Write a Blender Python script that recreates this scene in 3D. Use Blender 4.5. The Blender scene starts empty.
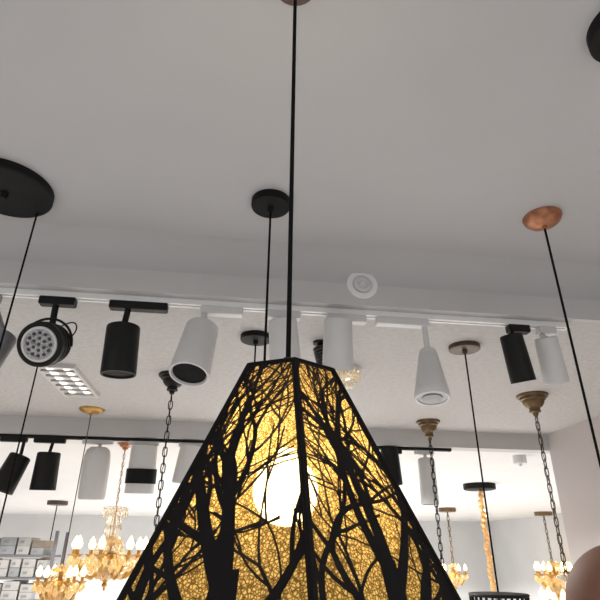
import bpy, math, random
from mathutils import Vector, Matrix
random.seed(7)
scene = bpy.context.scene
COL = scene.collection
try:
    scene.view_settings.view_transform = 'Standard'
    scene.view_settings.look = 'None'
except Exception:
    pass

# ------------------------------------------------------------------ camera
F = 520.0
CAM = Vector((0, 0, 1.65))
yaw, pitch, roll = math.radians(7.0), math.radians(26.0), math.radians(0.54)
cF = Vector((math.sin(yaw)*math.cos(pitch), math.cos(yaw)*math.cos(pitch), math.sin(pitch)))
R0 = Vector((math.cos(yaw), -math.sin(yaw), 0))
U0 = R0.cross(cF)
cR = R0*math.cos(roll) + U0*math.sin(roll)
cU = U0*math.cos(roll) - R0*math.sin(roll)
cam_d = bpy.data.cameras.new("camera"); cam_d.sensor_width = 36; cam_d.lens = F/600*36
cam_d.clip_start = 0.02
cam = bpy.data.objects.new("camera", cam_d); COL.objects.link(cam)
M = Matrix((cR, cU, -cF)).transposed().to_4x4(); M.translation = CAM
cam.matrix_world = M
scene.camera = cam

# survey helpers: where a sight line from the photo's viewpoint meets a real plane
def ray(u, v): return cF + cR*((u-300)/F) + cU*((300-v)/F)
def at_z(u, v, z):
    d = ray(u, v); return CAM + d*((z-CAM.z)/d.z)
def at_y(u, v, y):
    d = ray(u, v); return CAM + d*((y-CAM.y)/d.y)
def depth(p): return (p-CAM).dot(cF)
def ppm(p): return F/depth(p)
def z_row(p, v):
    k = (300-v)/F
    x, y = p.x-CAM.x, p.y-CAM.y
    num = k*(x*cF.x+y*cF.y) - (x*cU.x+y*cU.y)
    return CAM.z + num/(cU.z-k*cF.z)
def x_at(u, y, z):
    k = (u-300)/F; z = z-CAM.z
    return (k*(y*cF.y+z*cF.z)-(y*cR.y+z*cR.z))/(cR.x-k*cF.x)

# ------------------------------------------------------------------ materials
def newmat(name):
    m = bpy.data.materials.new(name); m.use_nodes = True
    nt = m.node_tree; return m, nt, nt.nodes["Principled BSDF"]
def mat(name, col, rough=0.5, metal=0.0, var=0.08, scale=20, bump=0.0, bscale=60, emit=None, es=0, trans=0, spec=0.5):
    m, nt, b = newmat(name)
    tc = nt.nodes.new("ShaderNodeTexCoord")
    n = nt.nodes.new("ShaderNodeTexNoise"); n.inputs["Scale"].default_value = scale; n.inputs["Detail"].default_value = 4
    nt.links.new(tc.outputs["Object"], n.inputs["Vector"])
    r = nt.nodes.new("ShaderNodeValToRGB")
    r.color_ramp.elements[0].position = 0.3; r.color_ramp.elements[1].position = 0.7
    r.color_ramp.elements[0].color = (*[c*(1-var) for c in col], 1)
    r.color_ramp.elements[1].color = (*[min(1, c*(1+var)) for c in col], 1)
    nt.links.new(n.outputs["Fac"], r.inputs["Fac"]); nt.links.new(r.outputs["Color"], b.inputs["Base Color"])
    b.inputs["Roughness"].default_value = rough; b.inputs["Metallic"].default_value = metal
    b.inputs["Specular IOR Level"].default_value = spec
    if trans: b.inputs["Transmission Weight"].default_value = trans
    if emit:
        b.inputs["Emission Color"].default_value = (*emit, 1); b.inputs["Emission Strength"].default_value = es
    if bump:
        n2 = nt.nodes.new("ShaderNodeTexNoise"); n2.inputs["Scale"].default_value = bscale; n2.inputs["Detail"].default_value = 6
        nt.links.new(tc.outputs["Object"], n2.inputs["Vector"])
        bp = nt.nodes.new("ShaderNodeBump"); bp.inputs["Strength"].default_value = bump; bp.inputs["Distance"].default_value = 0.01
        nt.links.new(n2.outputs["Fac"], bp.inputs["Height"]); nt.links.new(bp.outputs["Normal"], b.inputs["Normal"])
    return m
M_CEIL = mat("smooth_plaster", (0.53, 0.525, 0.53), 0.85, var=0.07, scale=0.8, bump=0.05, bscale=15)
M_BEAM = mat("beam_plaster", (0.59, 0.58, 0.58), 0.8, var=0.05, scale=2, bump=0.05, bscale=15)
M_TEX = mat("textured_plaster", (0.53, 0.515, 0.505), 0.8, var=0.06, scale=40, bump=0.8, bscale=34)
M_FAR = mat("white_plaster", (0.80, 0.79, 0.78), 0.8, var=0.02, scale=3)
M_WALL = mat("wall_paint", (0.56, 0.515, 0.505), 0.8, var=0.02, scale=2, bump=0.04)
M_BACK = mat("back_wall_paint", (0.68, 0.685, 0.69), 0.8, var=0.04, scale=2)
M_FLOOR = mat("floor_tile", (0.60, 0.595, 0.59), 0.4, var=0.05, scale=4)
M_BLK = mat("black_powder_coat", (0.006, 0.006, 0.006), 0.5, var=0.1, scale=60, spec=0.28)
M_BLK2 = mat("matte_black_metal", (0.006, 0.0055, 0.006), 0.6, var=0.1, scale=60, spec=0.2)
M_SHADE = mat("laser_cut_black_metal", (0.004, 0.003, 0.003), 0.7, var=0.1, scale=60, spec=0.15)
M_CORD = mat("black_textile_cord", (0.006, 0.006, 0.006), 0.8, var=0.3, scale=400, spec=0.1)
M_WHT = mat("white_powder_coat", (0.68, 0.675, 0.67), 0.4, var=0.02, scale=30)
M_RAIL = mat("bright_white_aluminium", (0.86, 0.86, 0.86), 0.35, var=0.02, scale=30)
M_WHT2 = mat("white_plastic", (0.62, 0.61, 0.60), 0.5, var=0.02, scale=30)
M_COP = mat("brushed_copper", (0.46, 0.20, 0.11), 0.4, 0.7, var=0.3, scale=40)
M_ROSE = mat("brown_copper_enamel", (0.22, 0.11, 0.078), 0.65, 0.0, var=0.08, scale=8, spec=0.25)
M_BRS = mat("antique_brass", (0.50, 0.29, 0.08), 0.35, 0.8, var=0.25, scale=30)
M_BRZ = mat("dark_bronze", (0.085, 0.055, 0.038), 0.4, 0.4, var=0.25, scale=30)
M_BRZ2 = mat("aged_brass", (0.17, 0.11, 0.055), 0.38, 0.65, var=0.3, scale=30)
M_GREY = mat("grey_reflector", (0.25, 0.25, 0.26), 0.3, 0.3, var=0.1, scale=50)
M_DKG = mat("dark_grey_metal", (0.06, 0.06, 0.065), 0.4, 0.3, var=0.1, scale=50)
M_FACE = mat("pale_lens_face", (0.42, 0.42, 0.43), 0.35, 0.0, var=0.55, scale=120)
M_DARK = mat("dark_lens", (0.006, 0.006, 0.007), 0.6, 0.0, var=0.2, scale=50, spec=0.08)
M_CRY = mat("warm_crystal_painted_glow", (0.93, 0.74, 0.46), 0.05, 0.0, var=0.25, scale=60, trans=0.8, emit=(1, 0.62, 0.26), es=0.16)  # faint emission stands in for lamp light caught in the crystal
M_CRYC = mat("clear_crystal_painted_glow", (0.93, 0.88, 0.80), 0.05, 0.0, var=0.12, scale=60, trans=0.85, emit=(1, 0.75, 0.45), es=0.06)  # slight glow put into the glass itself, imitating caught light
M_BULB = mat("warm_candle_glow", (1, 0.8, 0.5), 0.3, emit=(1, 0.62, 0.25), es=5.2)
M_GLOBE = mat("warm_bulb_glow", (1, 0.9, 0.7), 0.3, emit=(1, 0.82, 0.54), es=66)
M_AMB = mat("amber_crystal_glow", (0.55, 0.32, 0.1), 0.3, emit=(1, 0.55, 0.2), es=0.2, var=0.6, scale=40, trans=0.4)
M_ADDGLOW = mat("added_panel_glow", (0.95, 0.95, 0.93), 0.5, emit=(1, 0.98, 0.95), es=11)  # emitter for the added rear ceiling panels
M_LEDS = mat("led_strip", (0.95, 0.95, 0.93), 0.5, emit=(1, 0.93, 0.80), es=1.6, var=0.2, scale=80)
M_BOX = mat("white_cardboard", (0.46, 0.45, 0.435), 0.8, var=0.10, scale=10)
M_BOX2 = mat("brown_cardboard", (0.30, 0.24, 0.18), 0.8, var=0.08, scale=10)
M_BOX3 = mat("grey_cardboard", (0.32, 0.33, 0.34), 0.8, var=0.08, scale=10)
M_SHELF = mat("grey_shelf_steel", (0.18, 0.18, 0.19), 0.5, 0.2, var=0.05)
M_LAB = mat("pale_grey_print", (0.25, 0.25, 0.27), 0.7, var=0.1, scale=50)

# amber liner of the main shade
M_LIN, nt, b = newmat("amber_crackle_liner")
nt.nodes.remove(b)
out = nt.nodes["Material Output"]
tc = nt.nodes.new("ShaderNodeTexCoord")
def crack(scale, lo, hi):
    vo = nt.nodes.new("ShaderNodeTexVoronoi"); vo.feature = 'DISTANCE_TO_EDGE'; vo.inputs["Scale"].default_value = scale
    nt.links.new(tc.outputs["Object"], vo.inputs["Vector"])
    mr = nt.nodes.new("ShaderNodeMapRange"); mr.inputs[1].default_value = lo; mr.inputs[2].default_value = hi
    nt.links.new(vo.outputs["Distance"], mr.inputs[0]); return mr.outputs[0]
mm_ = nt.nodes.new("ShaderNodeMath"); mm_.operation = 'MULTIPLY'
nt.links.new(crack(290, 0.02, 0.22), mm_.inputs[0]); nt.links.new(crack(150, 0.0, 0.11), mm_.inputs[1])
def ramp(c0, c1):
    rp = nt.nodes.new("ShaderNodeValToRGB")
    rp.color_ramp.elements[0].position = 0.0; rp.color_ramp.elements[0].color = (*c0, 1)
    rp.color_ramp.elements[1].position = 1.0; rp.color_ramp.elements[1].color = (*c1, 1)
    nt.links.new(mm_.outputs[0], rp.inputs["Fac"]); return rp.outputs[0]
r1 = ramp((0.095, 0.056, 0.015), (0.54, 0.385, 0.135)); r2 = ramp((0.55, 0.42, 0.24), (0.98, 0.86, 0.60))
tl = nt.nodes.new("ShaderNodeBsdfTranslucent"); df = nt.nodes.new("ShaderNodeBsdfDiffuse"); tp = nt.nodes.new("ShaderNodeBsdfTransparent")
nt.links.new(r1, tl.inputs["Color"]); nt.links.new(r1, df.inputs["Color"]); nt.links.new(r2, tp.inputs["Color"])
m1 = nt.nodes.new("ShaderNodeMixShader"); m1.inputs[0].default_value = 0.2
m2 = nt.nodes.new("ShaderNodeMixShader"); m2.inputs[0].default_value = 0.14
nt.links.new(tl.outputs[0], m1.inputs[1]); nt.links.new(df.outputs[0], m1.inputs[2])
nt.links.new(m1.outputs[0], m2.inputs[1]); nt.links.new(tp.outputs[0], m2.inputs[2])
nt.links.new(m2.outputs[0], out.inputs["Surface"])

# ------------------------------------------------------------------ mesh helpers
def root(name, loc, label, cat, group=None):
    o = bpy.data.objects.new(name, None); o.location = loc; o.empty_display_size = 0.05
    COL.objects.link(o); o["label"] = label; o["category"] = cat
    if group: o["group"] = group
    return o
def mk(name, verts, faces, m, par=None, smooth=True, origin=None, label=None):
    O = par.location.copy() if par else (origin or Vector((0, 0, 0)))
    me = bpy.data.meshes.new(name)
    me.from_pydata([tuple(Vector(v)-O) for v in verts], [], faces); me.validate()
    import bmesh
    bm = bmesh.new(); bm.from_mesh(me); bmesh.ops.recalc_face_normals(bm, faces=bm.faces); bm.to_mesh(me); bm.free()
    me.materials.append(m)
    if smooth:
        for p in me.polygons: p.use_smooth = True
        try: me.set_sharp_from_angle(angle=math.radians(35))
        except Exception: pass
    o = bpy.data.objects.new(name, me); COL.objects.link(o)
    if par: o.parent = par
    else: o.location = O
    if label: o["label"] = label
    return o
def frame(ax):
    ax = Vector(ax).normalized()
    t = Vector((1, 0, 0)) if abs(ax.x) < 0.8 else Vector((0, 1, 0))
    a = ax.cross(t).normalized(); return ax, a, ax.cross(a).normalized()
def g_lathe(prof, O, ax=(0, 0, -1), seg=32, wave=0, nw=0):
    ax, a, b2 = frame(ax); O = Vector(O); V = []; Fc = []
    for r, h in prof:
        for i in range(seg):
            t = 2*math.pi*i/seg; rr = max(r, 1e-5)*(1+wave*math.cos(nw*t))
            V.append(O+ax*h+a*(rr*math.cos(t))+b2*(rr*math.sin(t)))
    for j in range(len(prof)-1):
        for i in range(seg):
            k = (i+1) % seg
            Fc.append((j*seg+i, j*seg+k, (j+1)*seg+k, (j+1)*seg+i))
    return V, Fc
def lathe(name, prof, O, m, par, ax=(0, 0, -1), seg=32, **k):
    lab = k.pop("label", None)
    V, Fc = g_lathe(prof, O, ax, seg, **k); return mk(name, V, Fc, m, par, label=lab)
def g_tube(pts, r, seg=10, rads=None, closed=False):
    pts = [Vector(p) for p in pts]; V = []; Fc = []; n = len(pts)
    prev = None
    for i, p in enumerate(pts):
        if closed: d = pts[(i+1) % n]-pts[i-1]
        else: d = pts[min(i+1, n-1)]-pts[max(i-1, 0)]
        d.normalize()
        if prev is None: _, a, _b = frame(d)
        else: a = (prev-d*prev.dot(d)).normalized()
        prev = a; bb = d.cross(a); rr = rads[i] if rads else r
        for k in range(seg):
            t = 2*math.pi*k/seg; V.append(p+a*(rr*math.cos(t))+bb*(rr*math.sin(t)))
    for i in range(n if closed else n-1):
        j = (i+1) % n
        for k in range(seg):
            l = (k+1) % seg; Fc.append((i*seg+k, i*seg+l, j*seg+l, j*seg+k))
    if not closed:
        Fc.append(tuple(range(seg))[::-1]); Fc.append(tuple((n-1)*seg+k for k in range(seg)))
    return V, Fc
def tube(name, pts, r, m, par, seg=10, rads=None, closed=False, label=None):
    V, Fc = g_tube(pts, r, seg, rads, closed); return mk(name, V, Fc, m, par, label=label)
def join(parts):
    V = []; Fc = []
    for v, f in parts:
        o = len(V); V += list(v); Fc += [tuple(i+o for i in q) for q in f]
    return V, Fc
def g_box(c, s, bev=0.0):
    c = Vector(c); x, y, z = [q/2 for q in s]
    if bev <= 0:
        V = [c+Vector((a*x, b*y, d*z)) for d in (-1, 1) for a, b in ((-1, -1), (1, -1), (1, 1), (-1, 1))]
        Fc = [(0, 1, 2, 3), (4, 5, 6, 7), (0, 1, 5, 4), (1, 2, 6, 5), (2, 3, 7, 6), (3, 0, 4, 7)]
        return V, Fc
    V = []
    def ring(zz, i):
        X, Y = x-i, y-i; e = bev
        return [c+Vector(p) for p in ((-X, -Y+e, zz), (-X+e, -Y, zz), (X-e, -Y, zz), (X, -Y+e, zz), (X, Y-e, zz), (X-e, Y, zz), (-X+e, Y, zz), (-X, Y-e, zz))]
    for zz, i in ((-z, bev), (-z+bev, 0), (z-bev, 0), (z, bev)): V += ring(zz, i)
    Fc = [tuple(range(8))[::-1], tuple(range(24, 32))]
    for j in range(3):
        for i in range(8):
            k = (i+1) % 8; Fc.append((j*8+i, j*8+k, j*8+8+k, j*8+8+i))
    return V, Fc
def box(name, c, s, m, par=None, bev=0.0, **k):
    V, Fc = g_box(c, s, bev); return mk(name, V, Fc, m, par, smooth=False, origin=Vector(c), **k)
def struct(name, lo, hi, m):
    lo, hi = Vector(lo), Vector(hi); o = box(name, (lo+hi)/2, hi-lo, m); o["kind"] = "structure"; return o
def ball(r, n=8, zc=0): return [(r*math.sin(math.pi*i/n), zc-r*math.cos(math.pi*i/n)) for i in range(n+1)]
def g_frame(cx, cy, z, w, d, t, h):
    V = []
    for zz in (z, z-h):
        for (a, b_) in ((w/2, d/2), (w/2-t, d/2-t)):
            V += [Vector((cx-a, cy-b_, zz)), Vector((cx+a, cy-b_, zz)), Vector((cx+a, cy+b_, zz)), Vector((cx-a, cy+b_, zz))]
    Fc = []
    for i in range(4):
        k = (i+1) % 4
        Fc += [(i, k, 4+k, 4+i), (8+i, 8+k, 12+k, 12+i), (i, k, 8+k, 8+i), (4+i, 4+k, 12+k, 12+i)]
    return V, Fc

# ------------------------------------------------------------------ room
Z1, Z2, Z3 = 2.65, 2.465, 2.35
YB, YB2, YE = 1.671, 3.68, 12.5
XL, XW, XR = -6.5, 2.32, 6.0
Y0 = -2.2
struct("floor", (XL, Y0, -0.1), (XR, YE, 0), M_FLOOR)
struct("ceiling", (XL, Y0, Z1), (XR, YB+0.02, Z1+0.1), M_CEIL)
struct("trim_1", (XL, YB, Z2), (XR, YB+0.02, Z1), M_BEAM)
cr = 0.10
arc = [(YB-cr+cr*math.sin(t), Z1-cr+cr*math.cos(t)) for t in [math.radians(a) for a in range(0, 91, 6)]]+[(YB+0.004, Z1-cr), (YB+0.004, Z1+0.004), (YB-cr, Z1+0.004)]
n_ = len(arc)
V = [Vector((x, y, z)) for x in (XL, XR) for y, z in arc]
o = mk("trim_3", V, [(i, (i+1) % n_, (i+1) % n_+n_, i+n_) for i in range(n_)], M_CEIL, None, smooth=True); o["kind"] = "structure"
struct("ceiling.001", (XL, YB+0.02, Z2), (XR, YB2, Z2+0.1), M_TEX)
struct("trim_2", (XL, YB2, Z3), (XR, YB2+0.12, Z2+0.1), M_BEAM)
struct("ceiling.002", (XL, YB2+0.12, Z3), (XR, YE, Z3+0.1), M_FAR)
struct("wall_back", (XL, YE, 0), (XR, YE+0.1, Z3+0.1), M_BACK)
struct("wall_left", (XL-0.1, Y0, 0), (XL, YE, Z1+0.1), M_WALL)
struct("wall_right", (XW, Y0, 0), (XW+0.25, YB2, Z1), M_WALL)
struct("wall_right.001", (XR, YB2, 0), (XR+0.1, YE, Z3+0.1), M_BACK)

# ------------------------------------------------------------------ main pendant
P = at_z(295.5, -17, Z1)
mp = root("pendant_lamp", (P.x, P.y, Z1), "large black laser-cut hexagonal pendant with tree pattern, glowing amber", "pendant lamp")
def canopy(par, C, r, h, m, dome=False, name="canopy", **k):
    if dome:
        prof = [(0, 0), (r, 0), (r, h*0.12), (r*0.93, h*0.4), (r*0.72, h*0.72), (r*0.4, h*0.93), (r*0.14, h), (r*0.12, h*1.25), (0, h*1.25)]
    else:
        prof = [(0, 0), (r, 0), (r, h*0.82), (r*0.97, h*0.96), (r*0.92, h), (0.011, h), (0.010, h+0.012), (0.006, h+0.018), (0, h+0.018)]
    return lathe(name, prof, C, m, par, seg=48, **k)
canopy(mp, P, 0.043, 0.008, M_BRZ)
ax0 = Vector((P.x, P.y, 0))
zt = z_row(Vector((P.x, P.y-0.06, 0)), 359)
HH = 0.32; zb = zt-HH; Rt = 0.0595; Rb = 0.2185
tube("cord", [ax0+Vector((0, 0, Z1-0.006)), ax0+Vector((0, 0, zt+0.02))], 0.0034, M_CORD, mp)
zbulb = z_row(P, 491)
lathe("lamp_holder", [(0, 0), (0.006, 0), (0.008, 0.03), (0.014, 0.035), (0.015, zt+0.02-(zbulb+0.045)), (0, zt+0.02-(zbulb+0.045))], ax0+Vector((0, 0, zt+0.022)), M_BLK, mp, seg=24)
rb_ = 0.038
bp_ = [(0, 0), (0.012, 0.0), (0.0125, 0.012)] + [(rb_*math.sin(t), 0.052-rb_*math.cos(t)) for t in [math.radians(a) for a in range(22, 181, 12)]]+[(0, 0.052+rb_)]
lathe("light_bulb", bp_, ax0+Vector((0, 0, zbulb+0.052)), M_GLOBE, mp, seg=32, label="glowing warm white globe bulb")
BULB = ax0+Vector((0, 0, zbulb))
front = math.atan2(-P.y, -P.x) + math.radians(7.5)
def hexv(R, z, k):
    a = front+k*math.pi/3; return Vector((P.x+R*math.cos(a), P.y+R*math.sin(a), z))
parts = []
for k in range(6):
    parts.append(g_tube([hexv(Rt, zt, k), hexv(Rb, zb, k)], 0.0034, 6))
for R_, z_ in ((Rt, zt), (Rb, zb)):
    for k in range(6): parts.append(g_tube([hexv(R_, z_, k), hexv(R_, z_, k+1)], 0.0030, 6))
for k in range(0, 6): parts.append(g_tube([hexv(Rt, zt, k), Vector((P.x, P.y, zt+0.004))], 0.0025, 6))
V, Fc = join(parts); mk("shade_frame", V, Fc, M_SHADE, mp)
iz = 0.985
V = [hexv(Rt*iz-0.001, zt, k) for k in range(6)]+[hexv(Rb*iz, zb, k) for k in range(6)]
mk("shade_liner", V, [(k, (k+1) % 6, (k+1) % 6+6, k+6) for k in range(6)], M_LIN, mp, smooth=False, label="amber crackled translucent liner")
def clip(poly, planes):
    for (nx, ny, c) in planes:
        o = []
        for i in range(len(poly)):
            p, q = poly[i], poly[(i+1) % len(poly)]
            dp, dq = nx*p[0]+ny*p[1]-c, nx*q[0]+ny*q[1]-c
            if dp <= 0: o.append(p)
            if (dp < 0) != (dq < 0) and dp != dq:
                t = dp/(dp-dq); o.append((p[0]+(q[0]-p[0])*t, p[1]+(q[1]-p[1])*t))
        poly = o
        if len(poly) < 3: return None
    return poly
def panel(k, seed):
    rnd = random.Random(seed)
    Bl, Br, Tl, Tr = hexv(Rb, zb, k), hexv(Rb, zb, k+1), hexv(Rt, zt, k), hexv(Rt, zt, k+1)
    bm_, tm_ = (Bl+Br)/2, (Tl+Tr)/2
    ex = (Br-Bl).normalized(); ey = (tm_-bm_).normalized(); nn = ex.cross(ey)
    if nn.dot(bm_-Vector((P.x, P.y, zb))) < 0: nn = -nn
    hs = (tm_-bm_).length; wb, wt = (Br-Bl).length/2, (Tr-Tl).length/2
    sl = (wb-wt)/hs
    ln = math.hypot(1, sl)
    planes = [(1/ln, sl/ln, wb/ln), (-1/ln, sl/ln, wb/ln), (0, -1, 0), (0, 1, hs)]
    gx = None; gy = 0
    if k in (0, 5):
        bd = BULB-CAM; hit = CAM+bd*((bm_-CAM).dot(nn)/bd.dot(nn)); gx = (hit-bm_).dot(ex); gy = (hit-bm_).dot(ey)
    polys = []
    def inside(x, y, mg=0.02): return 0 <= y+0.02 and y < hs+mg and abs(x) < wb-sl*y+mg
    def ribbon(pts, ws):
        n = len(pts); L = []; Rr = []
        for i, (x, y) in enumerate(pts):
            a, b_ = pts[max(i-1, 0)], pts[min(i+1, n-1)]
            dx, dy = b_[0]-a[0], b_[1]-a[1]; l = math.hypot(dx, dy) or 1
            L.append((x-dy/l*ws[i], y+dx/l*ws[i])); Rr.append((x+dy/l*ws[i], y-dx/l*ws[i]))
        for i in range(n-1):
            q = clip([L[i], L[i+1], Rr[i+1], Rr[i]], planes)
            if q: polys.append(q)
    def grow(x, y, a, w, L, d, bend=None, pside=None):
        if not inside(x, y) or len(polys) > 3200: return
        if gx is not None and math.hypot(x-gx, y-gy) < 0.033 and (w > 0.0016 or rnd.random() < 0.55): return  # branches thinned around the bulb, a gap standing in for its glare
        n = 8 if w > 0.003 else 5
        pts = [(x, y)]; ws = [w]; sp = []
        if bend is None: bend = rnd.choice((-1, 1))*rnd.uniform(0.05, 0.18)
        ps = pside if pside is not None else (0.34 if w > 0.002 else 0.20)
        for i in range(n):
            a += bend+rnd.uniform(-0.05, 0.05)
            if a < 0.15: a += 0.25
            if a > math.pi-0.15: a -= 0.25
            x += math.cos(a)*L/n; y += math.sin(a)*L/n
            pts.append((x, y)); ws.append(max(0.0010, w*(1-0.34*((i+1)/n))))
            if d > 0 and 0 < i < n-1 and rnd.random() < ps: sp.append((x, y, a, ws[-1]))
        ribbon(pts, ws)
        if d <= 0: return
        s = rnd.choice((-1, 1))
        for (sx, sy, sa, sw) in sp:
            grow(sx, sy, sa+s*rnd.uniform(0.45, 0.9), max(0.0012, sw*rnd.uniform(0.42, 0.65)), L*rnd.uniform(0.6, 0.9), d-1, -s*rnd.uniform(0.03, 0.17)); s = -s
        for s2 in (-1, 1):
            grow(x, y, a+s2*rnd.uniform(0.18, 0.45), max(0.0012, ws[-1]*rnd.uniform(0.72, 0.95)), L*rnd.uniform(0.72, 0.9), d-1, s2*rnd.uniform(-0.06, 0.14))
    pi2 = math.pi/2
    if k == 5:
        # broad trunk a little nearer the front ridge
        ribbon([(0.006, -0.01), (0.008, 0.04), (0.009, 0.085), (0.008, 0.11)], [0.026, 0.0185, 0.0142, 0.0120])
        grow(0.005, 0.095, pi2+0.60, 0.0082, 0.115, 4, -0.04)
        grow(0.006, 0.105, pi2+0.15, 0.0084, 0.11, 4, 0.03)
        grow(0.000, 0.050, pi2+0.95, 0.0064, 0.11, 3, -0.08)
        grow(0.016, 0.045, pi2-1.0, 0.0060, 0.09, 3, 0.08)
        grow(-0.072, -0.01, pi2+0.15, 0.0080, 0.12, 4, -0.02)
        grow(0.075, -0.01, pi2+0.15, 0.0070, 0.09, 2, -0.05)
    elif k == 0:
        ribbon([(0.014, -0.01), (0.008, 0.04), (0.006, 0.085), (0.009, 0.12)], [0.022, 0.0155, 0.0124, 0.0106])
        grow(0.005, 0.112, pi2+0.35, 0.0064, 0.11, 4, -0.04)
        grow(0.009, 0.115, pi2-0.12, 0.0080, 0.115, 4, 0.03)
        grow(0.010, 0.09, pi2-0.7, 0.0066, 0.10, 3, 0.05)
        grow(0.012, 0.055, pi2-1.05, 0.0062, 0.09, 3, 0.07)
        grow(-0.002, 0.045, pi2+1.0, 0.0056, 0.10, 3, -0.08)
        grow(0.085, -0.01, pi2-0.1, 0.0080, 0.12, 3, 0.04)
        grow(-0.072, -0.01, pi2-0.2, 0.0064, 0.09, 2, 0.06)
    else:
        side = 1 if k % 2 else -1
        grow(side*0.01, -0.012, pi2, 0.0165, 0.13, 4, 0.01, 0.5)
        grow(-side*0.07, -0.01, pi2+side*0.15, 0.0075, 0.12, 4)
        grow(side*0.08, -0.01, pi2-side*0.1, 0.0065, 0.11, 4)
    for j in range(2):
        grow(rnd.uniform(-wb, wb)*0.9, rnd.uniform(0, 0.12), pi2+rnd.uniform(-0.5, 0.5), 0.0024, 0.10, 2)
    bw = 0.0042
    polys.append([(-wb, 0), (-wb+bw, 0), (-wt+bw, hs), (-wt, hs)])
    polys.append([(wb, 0), (wb-bw, 0), (wt-bw, hs), (wt, hs)])
    polys.append([(-wt, hs), (wt, hs), (wt, hs-0.005), (-wt, hs-0.005)])
    polys.append([(-wb, 0), (wb, 0), (wb, 0.008), (-wb, 0.008)])
    V = []; Fc = []
    for i, q in enumerate(polys):
        o = len(V); off = nn*(0.0012+0.0000008*(i % 500))
        V += [bm_+ex*x+ey*y+off for x, y in q]; Fc.append(tuple(range(o, o+len(q))))
    mk("shade_panel", V, Fc, M_SHADE, mp, smooth=False, label="black metal panel cut as bare branching trees")
for k in range(6): panel(k, 52+k*5)

# ------------------------------------------------------------------ simple pendants on cords
def cordline(par, C, z0, z1, r=0.003, m=None):
    tube("cord", [Vector((C.x, C.y, z0)), Vector((C.x, C.y, z1))], r, m or M_CORD, par, seg=8)
def dome_shade(par, C, zt_, r, h, m):
    prof = [(0, 0), (r*0.12, 0), (r*0.16, h*0.12), (r*0.45, h*0.22), (r*0.75, h*0.45), (r*0.93, h*0.75), (r, h), (r*0.97, h), (r*0.9, h*0.75), (r*0.72, h*0.48), (r*0.42, h*0.26), (0, h*0.2)]
    lathe("lamp_shade", prof, (C.x, C.y, zt_), m, par, seg=40)
    lathe("light_bulb", [(0, 0), (r*0.12, 0)]+ball(r*0.25, 8, h*0.5)[1:], (C.x, C.y, zt_-h*0.2), M_WHT, par, seg=20)

C = at_z(7, 186, Z1)
p = root("pendant_lamp", (C.x, C.y, Z1), "wide round black ceiling canopy with black cord and dome shade", "pendant lamp")
canopy(p, C, 0.134, 0.028, M_BLK2)
E = at_z(37, 214, Z1-0.03)
cordline(p, E, Z1-0.02, 1.35, 0.003); dome_shade(p, E, 1.36, 0.14, 0.13, M_BLK)
C = at_z(271, 201, Z1)
p = root("pendant_lamp", (C.x, C.y, Z1), "black pendant with round flat canopy and thin black cord", "pendant lamp")
canopy(p, C, 0.061, 0.026, M_BLK2); zz = z_row(C, 470)
cordline(p, C, Z1-0.02, zz, 0.0035); dome_shade(p, C, zz+0.005, 0.07, 0.08, M_BLK)
C = at_z(542, 217, Z1)
p = root("pendant_lamp", (C.x, C.y, Z1), "copper pendant with domed copper canopy, black cord and brown globe", "pendant lamp")
canopy(p, C, 0.060, 0.038, M_COP, dome=True)
zz = z_row(C, 611); rg = 0.146
cordline(p, C, Z1-0.03, zz+rg-0.005, 0.0036)
lathe("lamp_shade", [(0, -0.03), (0.02, -0.03), (0.022, 0.0), (0.03, 0.004)]+[(rg*math.sin(t), rg-rg*math.cos(t)) for t in [math.radians(a) for a in range(14, 141, 7)]]+[(rg*0.62, rg*1.75), (0, rg*1.5)], (C.x, C.y, zz+rg), M_ROSE, p, seg=64)
C = at_z(629, 24, Z1)
p = root("pendant_lamp", (C.x, C.y, Z1), "black pendant with thick round black canopy", "pendant lamp")
canopy(p, C, 0.08, 0.03, M_BLK2); cordline(p, C, Z1-0.02, 2.1, 0.0035); dome_shade(p, C, 2.105, 0.1, 0.1, M_BLK)

C = at_y(362, 285, YB)
p = root("recessed_light", (C.x, YB, C.z), "small round white recessed fitting with pale centre", "ceiling light")
lathe("outer_ring", [(0, 0), (0.056, 0), (0.059, 0.004), (0.056, 0.009), (0.040, 0.011), (0.036, 0.007), (0.036, 0.004), (0, 0.004)], C, M_RAIL, p, ax=(0, -1, 0), seg=48)
lathe("centre_lens", [(0, 0.0), (0.033, 0.0), (0.033, 0.006), (0.022, 0.010), (0.018, 0.006), (0.010, 0.006), (0.008, 0.012), (0, 0.013)], C-Vector((0, 0.004, 0)), M_WHT, p, ax=(0, -1, 0), seg=40)

# ------------------------------------------------------------------ tracks
def track(name, x0, x1, y, z, m, lab):
    w, h = 0.017, 0.02
    sec = [(-w, 0), (w, 0), (w, -h), (0.006, -h), (0.006, -0.006), (-0.006, -0.006), (-0.006, -h), (-w, -h)]
    V = [(x, y+a, z+b_) for x in (x0, x1) for a, b_ in sec]
    Fc = [(i, (i+1) % 8, (i+1) % 8+8, i+8) for i in range(8)]+[tuple(range(8)), tuple(range(8, 16))]
    rt = root(name, (0.5*(x0+x1), y, z), lab, "lighting track")
    mk("rail", V, Fc, m, rt, smooth=False)
    for xe in (x0, x1): box("end_cap", (xe, y, z-h/2), (0.012, 2*w+0.004, h+0.003), m, rt, bev=0.002)
YT1 = 1.725; YT2 = YB2+0.05
track("ceiling_track", -2.2, x_at(566, YT1, Z2-0.02), YT1, Z2, M_RAIL, "long white aluminium lighting track along the lowered ceiling")
track("ceiling_track", -4.2, x_at(450, YT2, Z3-0.02), YT2, Z3, M_BLK, "long black lighting track under the second beam")

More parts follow.
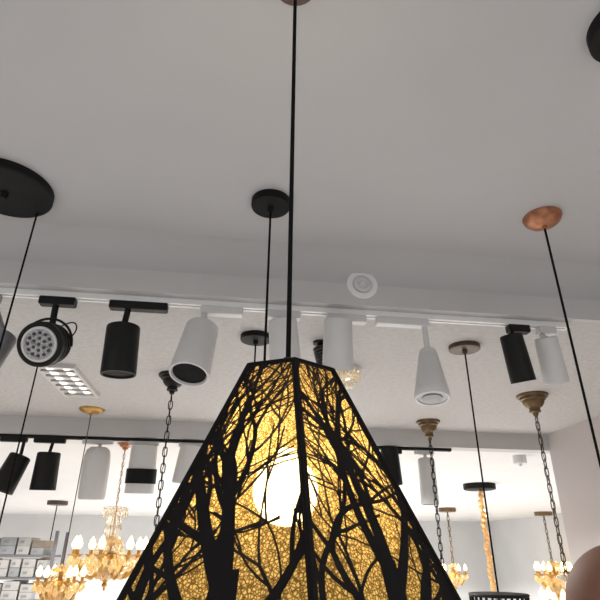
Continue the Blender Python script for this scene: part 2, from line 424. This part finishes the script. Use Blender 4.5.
def spot(YT, ZT, ua, uc, vc, dpx, lpx, axis, m, lab, shape="cyl", lens=M_DARK, ma=None, al=0.17, back=0.92, grp=None, face=None, band=False):
    zt_ = ZT-0.02; X = x_at(ua, YT, zt_-0.015); ma = ma or m
    A = Vector((X, YT, zt_))
    C = at_y(uc, vc, YT-0.015); s = ppm(C); r = dpx/2/s; L = lpx/s
    ax = Vector(axis).normalized()
    rt = root("track_spotlight", A, lab, "spotlight", grp)
    box("track_adapter", A-Vector((0, 0, 0.014)), (al, 0.036, 0.03), ma, rt, bev=0.003)
    O = C-ax*(L/2)
    if shape == "cyl":
        prof = [(0, 0), (r*back*0.86, 0), (r*back*0.97, L*0.02), (r*back, L*0.05), (r, L*0.93), (r, L*0.985), (r*0.98, L), (r*0.90, L), (r*0.88, L*0.975), (r*0.86, L*0.95), (0, L*0.95)]
    elif shape == "cone":
        prof = [(0, 0), (r*0.44, 0), (r*0.50, L*0.02), (r*0.54, L*0.06), (r*0.54, L*0.10), (r*0.57, L*0.11), (r*0.96, L*0.84), (r*1.0, L*0.86), (r*1.0, L*0.98), (r*0.97, L), (r*0.86, L), (r*0.82, L*0.97), (0, L*0.97)]
    elif shape == "round":
        prof = [(0, 0), (r*0.6, 0), (r*0.85, L*0.06), (r*0.97, L*0.16), (r, L*0.3), (r, L*0.9), (r*0.95, L*0.98), (r*0.85, L), (r*0.8, L*0.97), (0, L*0.97)]
    elif shape == "finned":
        prof = [(0, -L*0.3), (r*0.55, -L*0.3)]
        for i in range(3):
            h0 = -L*0.3+i*L*0.2; prof += [(r*0.92, h0+L*0.02), (r*0.92, h0+L*0.09), (r*0.65, h0+L*0.10), (r*0.65, h0+L*0.19)]
        prof += [(r, L*0.35), (r, L*0.5), (r*0.94, L*0.52), (r*0.94, L*0.6), (r, L*0.62), (r, L*0.95), (r*0.95, L), (r*0.85, L), (r*0.82, L*0.97), (0, L*0.97)]
    lathe("lamp_housing", prof, O, m, rt, ax=ax, seg=40)
    if band: lathe("lamp_band", [(r*0.95, L*0.50), (r*1.05, L*0.50), (r*1.06, L*0.80), (r*0.95, L*0.80)], O, M_BLK2, rt, ax=ax, seg=32, label="black band")
    f0 = L*(0.95 if shape == "cyl" else 0.96)
    if face == "ring":
        lathe("lens", [(0, L*0.965), (r*0.68, L*0.965), (r*0.68, L*0.99), (0, L*1.03)], O, M_FACE, rt, ax=ax, label="pale faceted round lens")
        lathe("front_ring", [(r*0.66, L*0.98), (r*0.68, L*1.05), (r*0.77, L*1.05), (r*0.79, L*0.98)], O, M_WHT, rt, ax=ax, seg=40, label="white front ring")
        _, a, b2 = frame(ax)
        for (rr, n) in ((0.0, 1), (0.26, 6), (0.5, 12)):
            for i in range(n):
                t = 2*math.pi*i/n; cc = O+ax*(L*1.0)+(a*math.cos(t)+b2*math.sin(t))*(r*rr)
                lathe("led_dot", [(0, 0), (r*0.085, 0), (r*0.07, L*0.05), (0, L*0.07)], cc, M_DKG, rt, ax=ax, seg=10, label="dark round led cup")
    elif shape == "cone":
        lathe("lens", [(0, f0-0.001), (r*0.84, f0), (r*0.83, f0+L*0.015), (0, f0+L*0.025)], O, M_WHT2, rt, ax=ax, label="pale lens disc")
        lathe("lens_grille", [(0, f0), (r*0.6, f0), (r*0.58, f0+L*0.045), (r*0.35, f0+L*0.05), (0, f0+L*0.05)], O, M_GREY, rt, ax=ax, label="small grey grille")
    else:
        lathe("lens", [(0, f0-0.001), (r*0.84, f0), (r*0.83, f0+L*0.015), (r*0.45, f0+L*0.02), (0, f0+L*0.025)], O, lens, rt, ax=ax, label="dark glass lens" if lens is M_DARK else None)
    tgt = O+ax*(L*0.03)
    S = A-Vector((0, 0, 0.028)); S.x += max(-al/2+0.014, min(al/2-0.014, tgt.x-A.x))
    d = tgt-S
    if d.z < -0.01:
        pts = [S, S+Vector((0, 0, -0.008)), S+Vector((d.x*0.5, d.y*0.5, d.z*0.55)), tgt]
    else:
        pts = [S, S+Vector((d.x*0.4, 0.0, -0.01)), O+ax*(L*0.2)]
    tube("swivel_arm", pts, min(0.011, r*0.35), ma, rt, seg=12)
    return rt, C, r, L
G1 = "spotlights on the white track"; G2 = "spotlights on the black track"
rt, C, r, L = spot(YT1, Z2, 58, 44, 344, 45, 20, (-0.12, -1, -0.42), M_BLK, "black round finned spotlight with white-ringed lens facing outward", "finned", al=0.12, grp=G1, face="ring")
tube("yoke", [C+Vector((-r*1.12*math.cos(t), 0.012, r*1.3*math.sin(t)+0.0)) for t in [math.pi*i/16 for i in range(17)]], 0.0045, M_BLK, rt, seg=8)
tube("power_cable", [C+Vector((r*(0.2+0.9*math.sin(t*0.5)), 0.03+0.01*math.sin(t), r*(0.9+0.42*math.sin(t)))) for t in [math.pi*2*i/24 for i in range(25)]], 0.0025, M_CORD, rt, seg=6)
spot(YT1, Z2, 139, 121, 350, 34, 51, (0.04, 0.05, -1), M_BLK, "black cylinder spotlight aimed down on black adapter", grp=G1, al=0.2, back=0.97)
spot(YT1, Z2, 222, 196, 350, 39, 62, (-0.12, -0.34, -1), M_WHT, "large white cylinder spotlight showing its dark open end", grp=G1, al=0.15, back=0.88)
spot(YT1, Z2, 284, 284, 340, 31, 42, (0.1, 0.2, -1), M_WHT, "white cylinder spotlight tilted away", grp=G1, al=0.12)
spot(YT1, Z2, 346, 338, 344, 31, 52, (0.03, 0.30, -1), M_WHT, "white cylinder spotlight tilted backward", grp=G1, al=0.15)
spot(YT1, Z2, 402, 430, 374, 34, 54, (-0.07, -0.16, -1), M_WHT, "white cone spotlight widening to a pale lens", "cone", grp=G1, al=0.20)
spot(YT1, Z2, 518, 517, 358, 24, 48, (0.22, 0.2, -1), M_BLK, "slim black cylinder spotlight leaning slightly", grp=G1, al=0.085)
spot(YT1, Z2, 546, 551, 360, 24, 46, (0.25, 0.3, -1), M_WHT, "slim white cylinder spotlight leaning slightly", grp=G1, al=0.07)
spot(YT1, Z2, -12, -4, 350, 26, 38, (-0.1, -0.4, -0.9), M_GREY, "grey cylinder spotlight with pale lens", lens=M_WHT, grp=G1, al=0.08)

spot(YT2, Z3, 14, 11, 473, 23, 36, (-0.28, -0.1, -1), M_BLK, "black cylinder spotlight leaning on the black track", grp=G2, al=0.17)
spot(YT2, Z3, 50, 46, 471, 24, 36, (0, 0.1, -1), M_BLK, "black cylinder spotlight aimed straight down", grp=G2, al=0.2)
spot(YT2, Z3, 98, 95, 473, 26, 50, (0.0, 0.1, -1), M_WHT, "white rounded spotlight aimed straight down", "round", grp=G2, al=0.2)
spot(YT2, Z3, 144, 142, 469, 28, 46, (0.0, 0.1, -1), M_WHT, "white spotlight with one black band", grp=G2, al=0.2, band=True)
spot(YT2, Z3, 192, 187, 464, 22, 38, (-0.12, 0.1, -1), M_WHT, "white cylinder spotlight leaning sideways", grp=G2, al=0.18)
spot(YT2, Z3, 392, 391, 466, 19, 36, (0.05, 0.0, -1), M_BLK, "slim black cylinder spotlight", grp=G2, al=0.14)
spot(YT2, Z3, 424, 428, 481, 18, 44, (0, 0.0, -1), M_WHT, "slim white cylinder spotlight aimed straight down", grp=G2, al=0.14)

# ------------------------------------------------------------------ chains, chandeliers
def g_chain(x, y, z0, z1, ll=0.034, w=0.0075, rr=0.0019):
    parts = []; z = z0; i = 0
    while z-ll*0.5 > z1-0.01:
        pts = []
        for k in range(12):
            t = 2*math.pi*k/12; a = w*math.cos(t); b_ = (ll/2-w)*(1 if math.sin(t) > 0 else -1)*(1 if abs(math.sin(t)) > 0.01 else 0)+w*math.sin(t)
            pts.append((x+(a if i % 2 else 0), y+(0 if i % 2 else a), z-ll/2+b_))
        parts.append(g_tube(pts, rr, 5, closed=True)); z -= ll-2.2*rr-0.001; i += 1
    return join(parts)
def chain(par, C, z0, z1, m, **k):
    V, Fc = g_chain(C.x, C.y, z0, z1, **k); mk("chain", V, Fc, m, par)
    n = 24
    pts = [(C.x+0.004*math.sin(i*1.9), C.y+0.004*math.cos(i*1.9), z0+(z1-z0)*i/n) for i in range(n+1)]
    tube("cord", pts, 0.0018, M_CORD, par, seg=6)
def cup_canopy(par, C, r, m, h=None):
    h = h or r*1.1
    lathe("canopy", [(0, 0), (r, 0), (r*1.02, h*0.05), (r*0.98, h*0.12), (r*0.84, h*0.14), (r*0.82, h*0.24), (r*0.70, h*0.28), (r*0.66, h*0.42), (r*0.52, h*0.56), (r*0.36, h*0.62), (r*0.32, h*0.72), (r*0.38, h*0.76), (r*0.36, h*0.82), (r*0.2, h*0.86), (r*0.14, h), (0, h)], C, m, par, seg=36)
def drop(r): return [(0, 0), (r*0.25, r*0.3), (r*0.8, r*1.6), (r, r*2.4), (r*0.6, r*3.2), (0, r*3.5)]
def chandelier(par, C, zc, R, n, m, glow=M_BULB, phase=0.3, fat=1.0, cry=M_CRY):
    x, y = C.x, C.y; k = R/0.33*fat
    body = [(0, -0.17), (0.012, -0.17), (0.016, -0.15), (0.03, -0.13), (0.018, -0.11), (0.014, -0.07), (0.045, -0.05), (0.052, -0.02), (0.028, 0.0), (0.018, 0.03), (0.05, 0.05), (0.06, 0.07), (0.03, 0.10), (0.012, 0.12), (0.02, 0.14), (0, 0.16)]
    lathe("central_column", [(a*k, b_*k) for a, b_ in body], (x, y, zc), m, par, seg=24, wave=0.08, nw=8)
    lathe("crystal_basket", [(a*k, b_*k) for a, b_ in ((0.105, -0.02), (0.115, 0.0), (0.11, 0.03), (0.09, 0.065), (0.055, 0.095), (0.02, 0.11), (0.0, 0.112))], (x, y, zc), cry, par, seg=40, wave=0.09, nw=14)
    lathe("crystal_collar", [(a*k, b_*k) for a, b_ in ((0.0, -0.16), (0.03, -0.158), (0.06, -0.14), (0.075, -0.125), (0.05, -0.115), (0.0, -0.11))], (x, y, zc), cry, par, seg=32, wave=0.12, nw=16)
    tube("centre_stem", [(x, y, zc+0.17*k), (x, y, zc-0.17*k)], 0.008*k, m, par, seg=8)
    dm = None
    for i in range(n):
        t = phase+2*math.pi*i/n; c, s = math.cos(t), math.sin(t)
        pts = []
        for q in range(13):
            f = q/12; rr = 0.03*k+(R-0.03*k)*f; z = zc-0.02*k-0.085*k*math.sin(math.pi*min(1, f*1.25)*0.8)+0.10*k*f**2.5
            pts.append((x+c*rr, y+s*rr, z))
        tube("arm", pts, 0.011*k, m, par, seg=8)
        ex_, ey_, ez = pts[-1]
        lathe("candle_cup", [(0, -0.002), (0.012*k, -0.004), (0.036*k, 0.012*k), (0.042*k, 0.018*k), (0.012*k, 0.02*k), (0.012*k, 0.05*k), (0, 0.05*k)], (ex_, ey_, ez), m, par, ax=(0, 0, 1), seg=16)
        lathe("candle_bulb", [(0, 0), (0.010*k, 0), (0.022*k, 0.018*k), (0.025*k, 0.032*k), (0.018*k, 0.054*k), (0.008*k, 0.074*k), (0, 0.086*k)], (ex_, ey_, ez+0.048*k), glow, par, ax=(0, 0, 1), seg=14)
        for (f, dz, da) in ((1.0, 0.002, 0), (0.72, 0.062, 0), (0.45, 0.08, 0), (0.85, 0.0, 0.5), (0.6, 0.03, 0.5), (1.08, -0.012, 0.16), (1.08, -0.012, -0.16)):
            t2 = t+da*2*math.pi/n; xx, yy = x+math.cos(t2)*R*f, y+math.sin(t2)*R*f; z0 = ez-dz*k
            if abs(da) == 0.16: xx, yy = ex_+0.04*k*math.cos(t+da*8), ey_+0.04*k*math.sin(t+da*8)
            if dm is None:
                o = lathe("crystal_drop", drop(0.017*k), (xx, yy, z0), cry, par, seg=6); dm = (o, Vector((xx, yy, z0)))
            else:
                o = dm[0].copy(); COL.objects.link(o); o.parent = par; o.location = Vector((xx, yy, z0))-dm[1]
        for (ta, za, tb, zbb) in ((t, ez, None, zc+0.14*k), (t, ez+0.01*k, t+2*math.pi/n, ez+0.01*k)):
            A_ = Vector((x+R*math.cos(ta), y+R*math.sin(ta), za))
            B_ = Vector((x+R*math.cos(tb), y+R*math.sin(tb), zbb)) if tb is not None else Vector((x+0.05*k*c, y+0.05*k*s, zbb))
            rads = []; fine = []
            for q in range(41):
                f = q/40; pt = A_.lerp(B_, f); pt.z -= 0.07*k*math.sin(math.pi*f); fine.append(pt); rads.append((0.010*k) if q % 4 in (1, 2) else 0.002*k)
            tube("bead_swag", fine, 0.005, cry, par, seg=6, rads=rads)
C = at_z(92, 409, Z2); p = root("chandelier", (C.x, C.y, Z2), "brass candle chandelier with crystal drops and glowing bulbs", "chandelier")
canopy(p, C, 0.078, 0.03, M_BRS, dome=True); zc = z_row(C, 588)
cordline(p, C, Z2-0.03, zc+0.12, 0.003, M_BRZ); chandelier(p, C, zc, 0.115, 6, M_BRS, fat=2.0, phase=0.1)
Cy = YB2+0.25; p = root("chandelier", (0, 0, Z3), "tall crystal chandelier with glass column on a fine chain", "chandelier")
C = Vector((x_at(126, Cy, Z3), Cy, Z3)); p.location = C
cup_canopy(p, C, 0.06, M_COP, 0.05); zc = z_row(C, 552)
chain(p, C, Z3-0.045, zc+0.27, M_BRS); chandelier(p, C, zc-0.06, 0.225, 8, M_BRS, phase=0.75, fat=1.4)
V, Fc = g_lathe([(0.02, 0), (0.065, 0.005), (0.078, 0.014), (0.05, 0.024), (0.03, 0.035), (0.033, 0.065), (0.044, 0.10), (0.05, 0.14), (0.04, 0.18), (0.028, 0.20), (0.07, 0.215), (0.075, 0.228), (0.02, 0.25), (0.035, 0.29), (0.02, 0.33)], (C.x, C.y, zc+0.28), seg=30, wave=0.14, nw=10)
mk("glass_column", V, Fc, M_CRYC, p, label="clear fluted glass column")
tube("column_rod", [(C.x, C.y, zc+0.28), (C.x, C.y, zc-0.06)], 0.007, M_BRS, p)
dm = None
for i in range(12):
    t = 2*math.pi*i/12
    for rr, zz in ((0.075, zc+0.262), (0.075, zc+0.05)):
        pt = Vector((C.x+rr*math.cos(t), C.y+rr*math.sin(t), zz))
        if dm is None: dm = lathe("crystal_drop", drop(0.015), pt, M_CRYC, p, seg=6); p0 = pt
        else:
            o = dm.copy(); COL.objects.link(o); o.parent = p; o.location = pt-p0
C = at_z(174, 375, Z2); p = root("lantern", (C.x, C.y, Z2), "black chain-hung lantern with domed black canopy", "lantern")
cup_canopy(p, C, 0.075, M_BLK, 0.10); zc = z_row(C, 560)
chain(p, C, Z2-0.095, zc, M_BLK, ll=0.045, w=0.010, rr=0.0028)
lathe("lantern_cap", [(0, 0), (0.01, 0), (0.015, 0.015), (0.07, 0.06), (0.075, 0.065), (0, 0.065)], (C.x, C.y, zc), M_BLK, p, seg=6)
gl = []
for i in range(6):
    t = math.pi/3*i; gl.append(g_tube([(C.x+0.06*math.cos(t), C.y+0.06*math.sin(t), zc-0.06), (C.x+0.05*math.cos(t), C.y+0.05*math.sin(t), zc-0.25)], 0.003, 6))
gl.append(g_lathe([(0, 0), (0.052, 0), (0.055, 0.01), (0, 0.02)], (C.x, C.y, zc-0.245), seg=6))
V, Fc = join(gl); mk("lantern_cage", V, Fc, M_BLK, p, smooth=False)
lathe("candle_bulb", [(0, 0), (0.01, 0), (0.018, 0.03), (0, 0.09)], (C.x, C.y, zc-0.21), M_BULB, p, ax=(0, 0, 1), seg=12)
C = at_z(464, 346, Z2); p = root("pendant_lamp", (C.x, C.y, Z2), "dark pendant with small round canopy, thin cord and slatted shade", "pendant lamp")
canopy(p, C, 0.066, 0.02, M_BRZ); zz = z_row(C, 592)
cordline(p, C, Z2-0.015, zz, 0.0035)
lathe("shade_rim", [(0, 0), (0.02, 0), (0.10, 0.004), (0.104, 0.008), (0.10, 0.014), (0.02, 0.010), (0, 0.010)], (C.x, C.y, zz), M_BLK2, p, seg=48, label="flat black top rim")
for i in range(28):
    t = 2*math.pi*i/28; cx_, cy_ = C.x+0.098*math.cos(t), C.y+0.098*math.sin(t)
    tube("shade_slat", [(cx_, cy_, zz-0.010), (cx_, cy_, zz-0.10)], 0.0032, M_BLK2, p, seg=6)
tube("shade_ring", [(C.x+0.098*math.cos(2*math.pi*i/40), C.y+0.098*math.sin(2*math.pi*i/40), zz-0.10) for i in range(40)], 0.0045, M_BLK2, p, seg=8, closed=True)
lathe("light_bulb", [(0, 0), (0.012, 0)]+ball(0.03, 8, 0.045)[1:], (C.x, C.y, zz-0.008), M_WHT, p, seg=20)
C = at_z(256, 336, Z2); p = root("pendant_lamp", (C.x, C.y, Z2), "black pendant with small flat canopy on lowered ceiling", "pendant lamp")
canopy(p, C, 0.064, 0.022, M_BLK2); zz = z_row(C, 480)
cordline(p, C, Z2-0.02, zz, 0.0035); dome_shade(p, C, zz, 0.08, 0.08, M_BLK)
C = at_z(41, 352, Z2); p = root("pendant_lamp", (C.x, C.y, Z2), "black pendant hanging on long cord behind the ring spotlight", "pendant lamp")
canopy(p, C, 0.05, 0.02, M_BLK2); cordline(p, C, Z2-0.02, 1.4, 0.0035); dome_shade(p, C, 1.4, 0.12, 0.12, M_BLK)
C = at_z(532, 395, Z2); p = root("chandelier", (C.x, C.y, Z2), "aged brass bell canopy with long chain and crystal chandelier", "chandelier")
cup_canopy(p, C, 0.084, M_BRZ2, 0.12); zc = z_row(C, 614)
chain(p, C, Z2-0.11, zc+0.16, M_BRZ, ll=0.048, w=0.010, rr=0.003); chandelier(p, C, zc, 0.13, 6, M_BRS, fat=1.7, phase=0.8)
lathe("glass_column", [(0.015, 0), (0.04, 0.01), (0.045, 0.02), (0.02, 0.035), (0.028, 0.07), (0.02, 0.10), (0.035, 0.12), (0.02, 0.14)], (C.x, C.y, zc+0.17), M_CRYC, p, seg=24, wave=0.12, nw=8)
C = at_z(428, 421, Z2); C.y = min(C.y, YB2-0.09); C.x = x_at(428, C.y, Z2)
p = root("chandelier", (C.x, C.y, Z2), "aged brass bell canopy with heavy chain above crystal chandelier", "chandelier")
cup_canopy(p, C, 0.078, M_BRZ2, 0.13); zc = z_row(C, 618)
chain(p, C, Z2-0.12, zc+0.11, M_BLK, ll=0.05, w=0.011, rr=0.0033); chandelier(p, C, zc, 0.16, 6, M_BRS)
def far_item(u, v, kind, r, rows, m, lab, n=6):
    C = at_z(u, v, Z3); C.y = min(max(C.y, YB2+0.25), YE-0.4); C.x = x_at(u, C.y, Z3)
    p = root("chandelier" if kind == "ch" else "pendant_lamp", (C.x, C.y, Z3), lab, "chandelier" if kind == "ch" else "pendant lamp")
    canopy(p, Vector((C.x, C.y, Z3)), r, 0.06, m)
    z0, z1 = z_row(C, rows[0]), z_row(C, rows[1])
    if kind == "amber":
        cordline(p, C, Z3-0.04, z0, 0.008)
        nn_ = 30; pts = []; rads = []
        for i in range(nn_*3+1):
            f = i/(nn_*3); pts.append((C.x+0.008*math.cos(i*0.9), C.y+0.008*math.sin(i*0.9), z0+(z1-z0)*f)); rads.append(0.022+0.010*math.cos(i*1.2))
        tube("lamp_shade", pts, 0.04, M_AMB, p, seg=14, rads=rads, label="glowing twisted amber crystal column")
    elif kind == "ch":
        chain(p, C, Z3-0.04, z1+0.15*rows[2]/0.33, m, ll=0.09, w=0.018, rr=0.006); chandelier(p, C, z1, rows[2], n, M_BRS, fat=2.1, phase=0.2*n)
    elif kind == "spot":
        cordline(p, C, Z3-0.04, z0, 0.012, M_WHT)
        lathe("lamp_shade", [(0, 0), (r*0.9, 0), (r, 0.02), (r, z0-z1), (r*0.85, z0-z1), (r*0.8, z0-z1-0.02), (0, z0-z1-0.02)], (C.x, C.y, z0), M_WHT, p)
    else:
        cordline(p, C, Z3-0.04, z1, 0.008); dome_shade(p, C, z1, r*1.1, r*0.8, m)
far_item(479, 484, "amber", 0.17, (491, 590), M_BLK2, "slender glowing amber twisted crystal pendant with dark canopy")
far_item(447, 508, "ch", 0.14, (520, 577, 0.18), M_BRZ2, "small glowing crystal chandelier hung far back", 5)
far_item(543, 512, "ch", 0.15, (520, 580, 0.27), M_BRZ2, "glowing crystal chandelier with brass canopy far back", 8)
far_item(58, 501, "dome", 0.15, (0, 556), M_BRZ, "small bronze pendant hung near the shelving")
far_item(502, 528, "dome", 0.13, (0, 598), M_BLK2, "small black pendant far back")
far_item(519, 449, "spot", 0.05, (452, 462), M_WHT, "small white cylinder downlight on a short stem")

C = at_z(70, 380, Z2); p = root("recessed_light", (C.x, C.y, Z2), "white rectangular louvred luminaire glowing in textured ceiling", "ceiling light")
V, Fc = g_frame(C.x, C.y, Z2, 0.19, 0.54, 0.016, 0.020); mk("outer_frame", V, Fc, M_WHT2, p, smooth=False)
box("diffuser", (C.x, C.y, Z2-0.001), (0.165, 0.515, 0.004), M_WHT2, p)
for dx in (-0.04, 0.04):
    box("lamp_tube", (C.x+dx, C.y, Z2-0.009), (0.028, 0.47, 0.012), M_LEDS, p, bev=0.004)
for i in range(6):
    box("louvre_blade", (C.x, C.y-0.21+i*0.084, Z2-0.018), (0.162, 0.008, 0.010), M_GREY, p)
C = at_z(348, 368, Z2); p = root("crystal_ceiling_light", (C.x, C.y, Z2), "small clear crystal ceiling light with hanging prisms", "ceiling light")
lathe("mounting_plate", [(0, 0), (0.06, 0), (0.06, 0.012), (0.055, 0.016), (0, 0.016)], C, M_WHT, p)
lathe("glass_core", [(0, 0.016), (0.02, 0.018), (0.05, 0.03), (0.055, 0.045), (0.03, 0.06), (0.04, 0.075), (0.02, 0.10), (0, 0.105)], C, M_CRYC, p, seg=12, wave=0.1, nw=6)
dm = None
for i in range(10):
    t = 2*math.pi*i/10; pt = Vector((C.x+0.052*math.cos(t), C.y+0.052*math.sin(t), Z2-0.014))
    if dm is None: dm = lathe("crystal_drop", drop(0.015), pt, M_CRYC, p, seg=6); p0 = pt
    else:
        o = dm.copy(); COL.objects.link(o); o.parent = p; o.location = pt-p0
# dark ribbed surface fitting just behind the shade's top
C = at_z(320, 342, Z2); p = root("ceiling_spotlight", (C.x, C.y, Z2), "dark grey ribbed surface spotlight, small and cylindrical", "spotlight")
lathe("mounting_plate", [(0, 0), (0.03, 0), (0.03, 0.01), (0.012, 0.012), (0.012, 0.03), (0, 0.03)], C, M_BLK, p)
prof = [(0, 0), (0.022, 0)]
for i in range(8): prof += [(0.032, 0.004+i*0.014), (0.032, 0.010+i*0.014), (0.022, 0.011+i*0.014), (0.022, 0.017+i*0.014)]
prof += [(0.034, 0.12), (0.034, 0.15), (0.027, 0.15), (0.025, 0.145), (0, 0.145)]
lathe("lamp_housing", prof, C-Vector((0, 0, 0.024)), M_DKG, p, ax=(0.2, -0.1, -1))

for (x, y) in ((0.75, 5.0), (0.9, 7.6)):  # glowing panels added behind the main shade to brighten the rear room
    p = root("added_light_panel", (x, y, Z3), "added square glowing ceiling panel brightening the rear room", "ceiling light", "added light panels in the rear ceiling")
    V, Fc = g_frame(x, y, Z3, 0.62, 0.62, 0.02, 0.014); mk("panel_frame", V, Fc, M_WHT, p, smooth=False)
    box("diffuser", (x, y, Z3-0.003), (0.58, 0.58, 0.008), M_ADDGLOW, p)

# ------------------------------------------------------------------ shelving with cartons
S = at_y(12, 560, 7.0); sx = S.x; sw, sd, sh = 1.0, 0.42, 1.86
p = root("storage_shelf", (sx, 7.0, 0), "grey steel shelving unit stacked with cartons", "shelf")
for dx in (-sw/2, sw/2):
    for dy in (-sd/2, sd/2): box("post", (sx+dx, 7.0+dy, sh/2), (0.035, 0.035, sh), M_SHELF, p, bev=0.004)
levels = [0.12, 0.5, 0.88, 1.16, 1.38, 1.60]
for z in levels: box("shelf_board", (sx, 7.0, z), (sw-0.04, sd-0.04, 0.025), M_SHELF, p, bev=0.004)
for li, z in enumerate(levels):
    if li < 2: continue
    x = sx-sw/2+0.05
    while x < sx+sw/2-0.14:
        w = random.choice((0.12, 0.15, 0.18)); h = random.choice((0.075, 0.085, 0.09)); w = min(w, sx+sw/2-0.04-x)
        for q in range(2):
            t = random.random(); mm, cn = (M_BOX, "white") if t < 0.75 else ((M_BOX3, "grey") if t < 0.88 else (M_BOX2, "brown"))
            bx = root("carton", (x+w/2, 6.98, z+0.0125+q*h), cn+" cardboard carton stacked on the steel shelf", "box", "cartons on the shelving")
            box("carton_body", (x+w/2, 6.98, z+0.013+q*h+h/2-0.001), (w-0.014, 0.32, h-0.003), mm, bx, bev=0.003)
            box("printed_label", (x+w*0.35, 6.98-0.161, z+0.013+q*h+h*0.45), (w*0.3, 0.002, h*0.3), M_LAB, bx, label="pale grey printed label")
        x += w+0.006

# ------------------------------------------------------------------ light
w = bpy.data.worlds.new("world"); scene.world = w; w.use_nodes = True
w.node_tree.nodes["Background"].inputs["Color"].default_value = (0.99, 0.985, 0.985, 1)
w.node_tree.nodes["Background"].inputs["Strength"].default_value = 0.53
def area(name, loc, size, e, rot=(0, 0, 0), col=(1, 0.985, 0.975)):
    l = bpy.data.lights.new(name, 'AREA'); l.shape = 'RECTANGLE'; l.size, l.size_y = size; l.energy = e; l.color = col
    o = bpy.data.objects.new(name, l); o.location = loc; o.rotation_euler = rot; COL.objects.link(o)
area("added_fill_light", (-2.5, -0.8, 2.6), (2, 1), 50)  # fill lights added behind the camera, bounced off the floor
area("added_fill_light", (1.2, -0.9, 2.6), (1, 1), 28)
for x, y, e in ((-2.5, 2.7, 13), (0.6, 2.9, 10), (-2.2, 5.0, 20), (0.5, 6, 52), (3.0, 6, 55), (-1.5, 9.5, 62), (2.5, 9.5, 85), (-4.5, 9.5, 42)):  # unseen spot lights added to brighten the lowered ceiling area and rear room
    l = bpy.data.lights.new("added_showroom_fill", 'SPOT'); l.energy = e*6; l.spot_size = math.radians(150); l.shadow_soft_size = 0.05; l.color = (1, 0.965, 0.92)
    o = bpy.data.objects.new("added_showroom_fill", l); o.location = (x, y, 2.3); COL.objects.link(o)
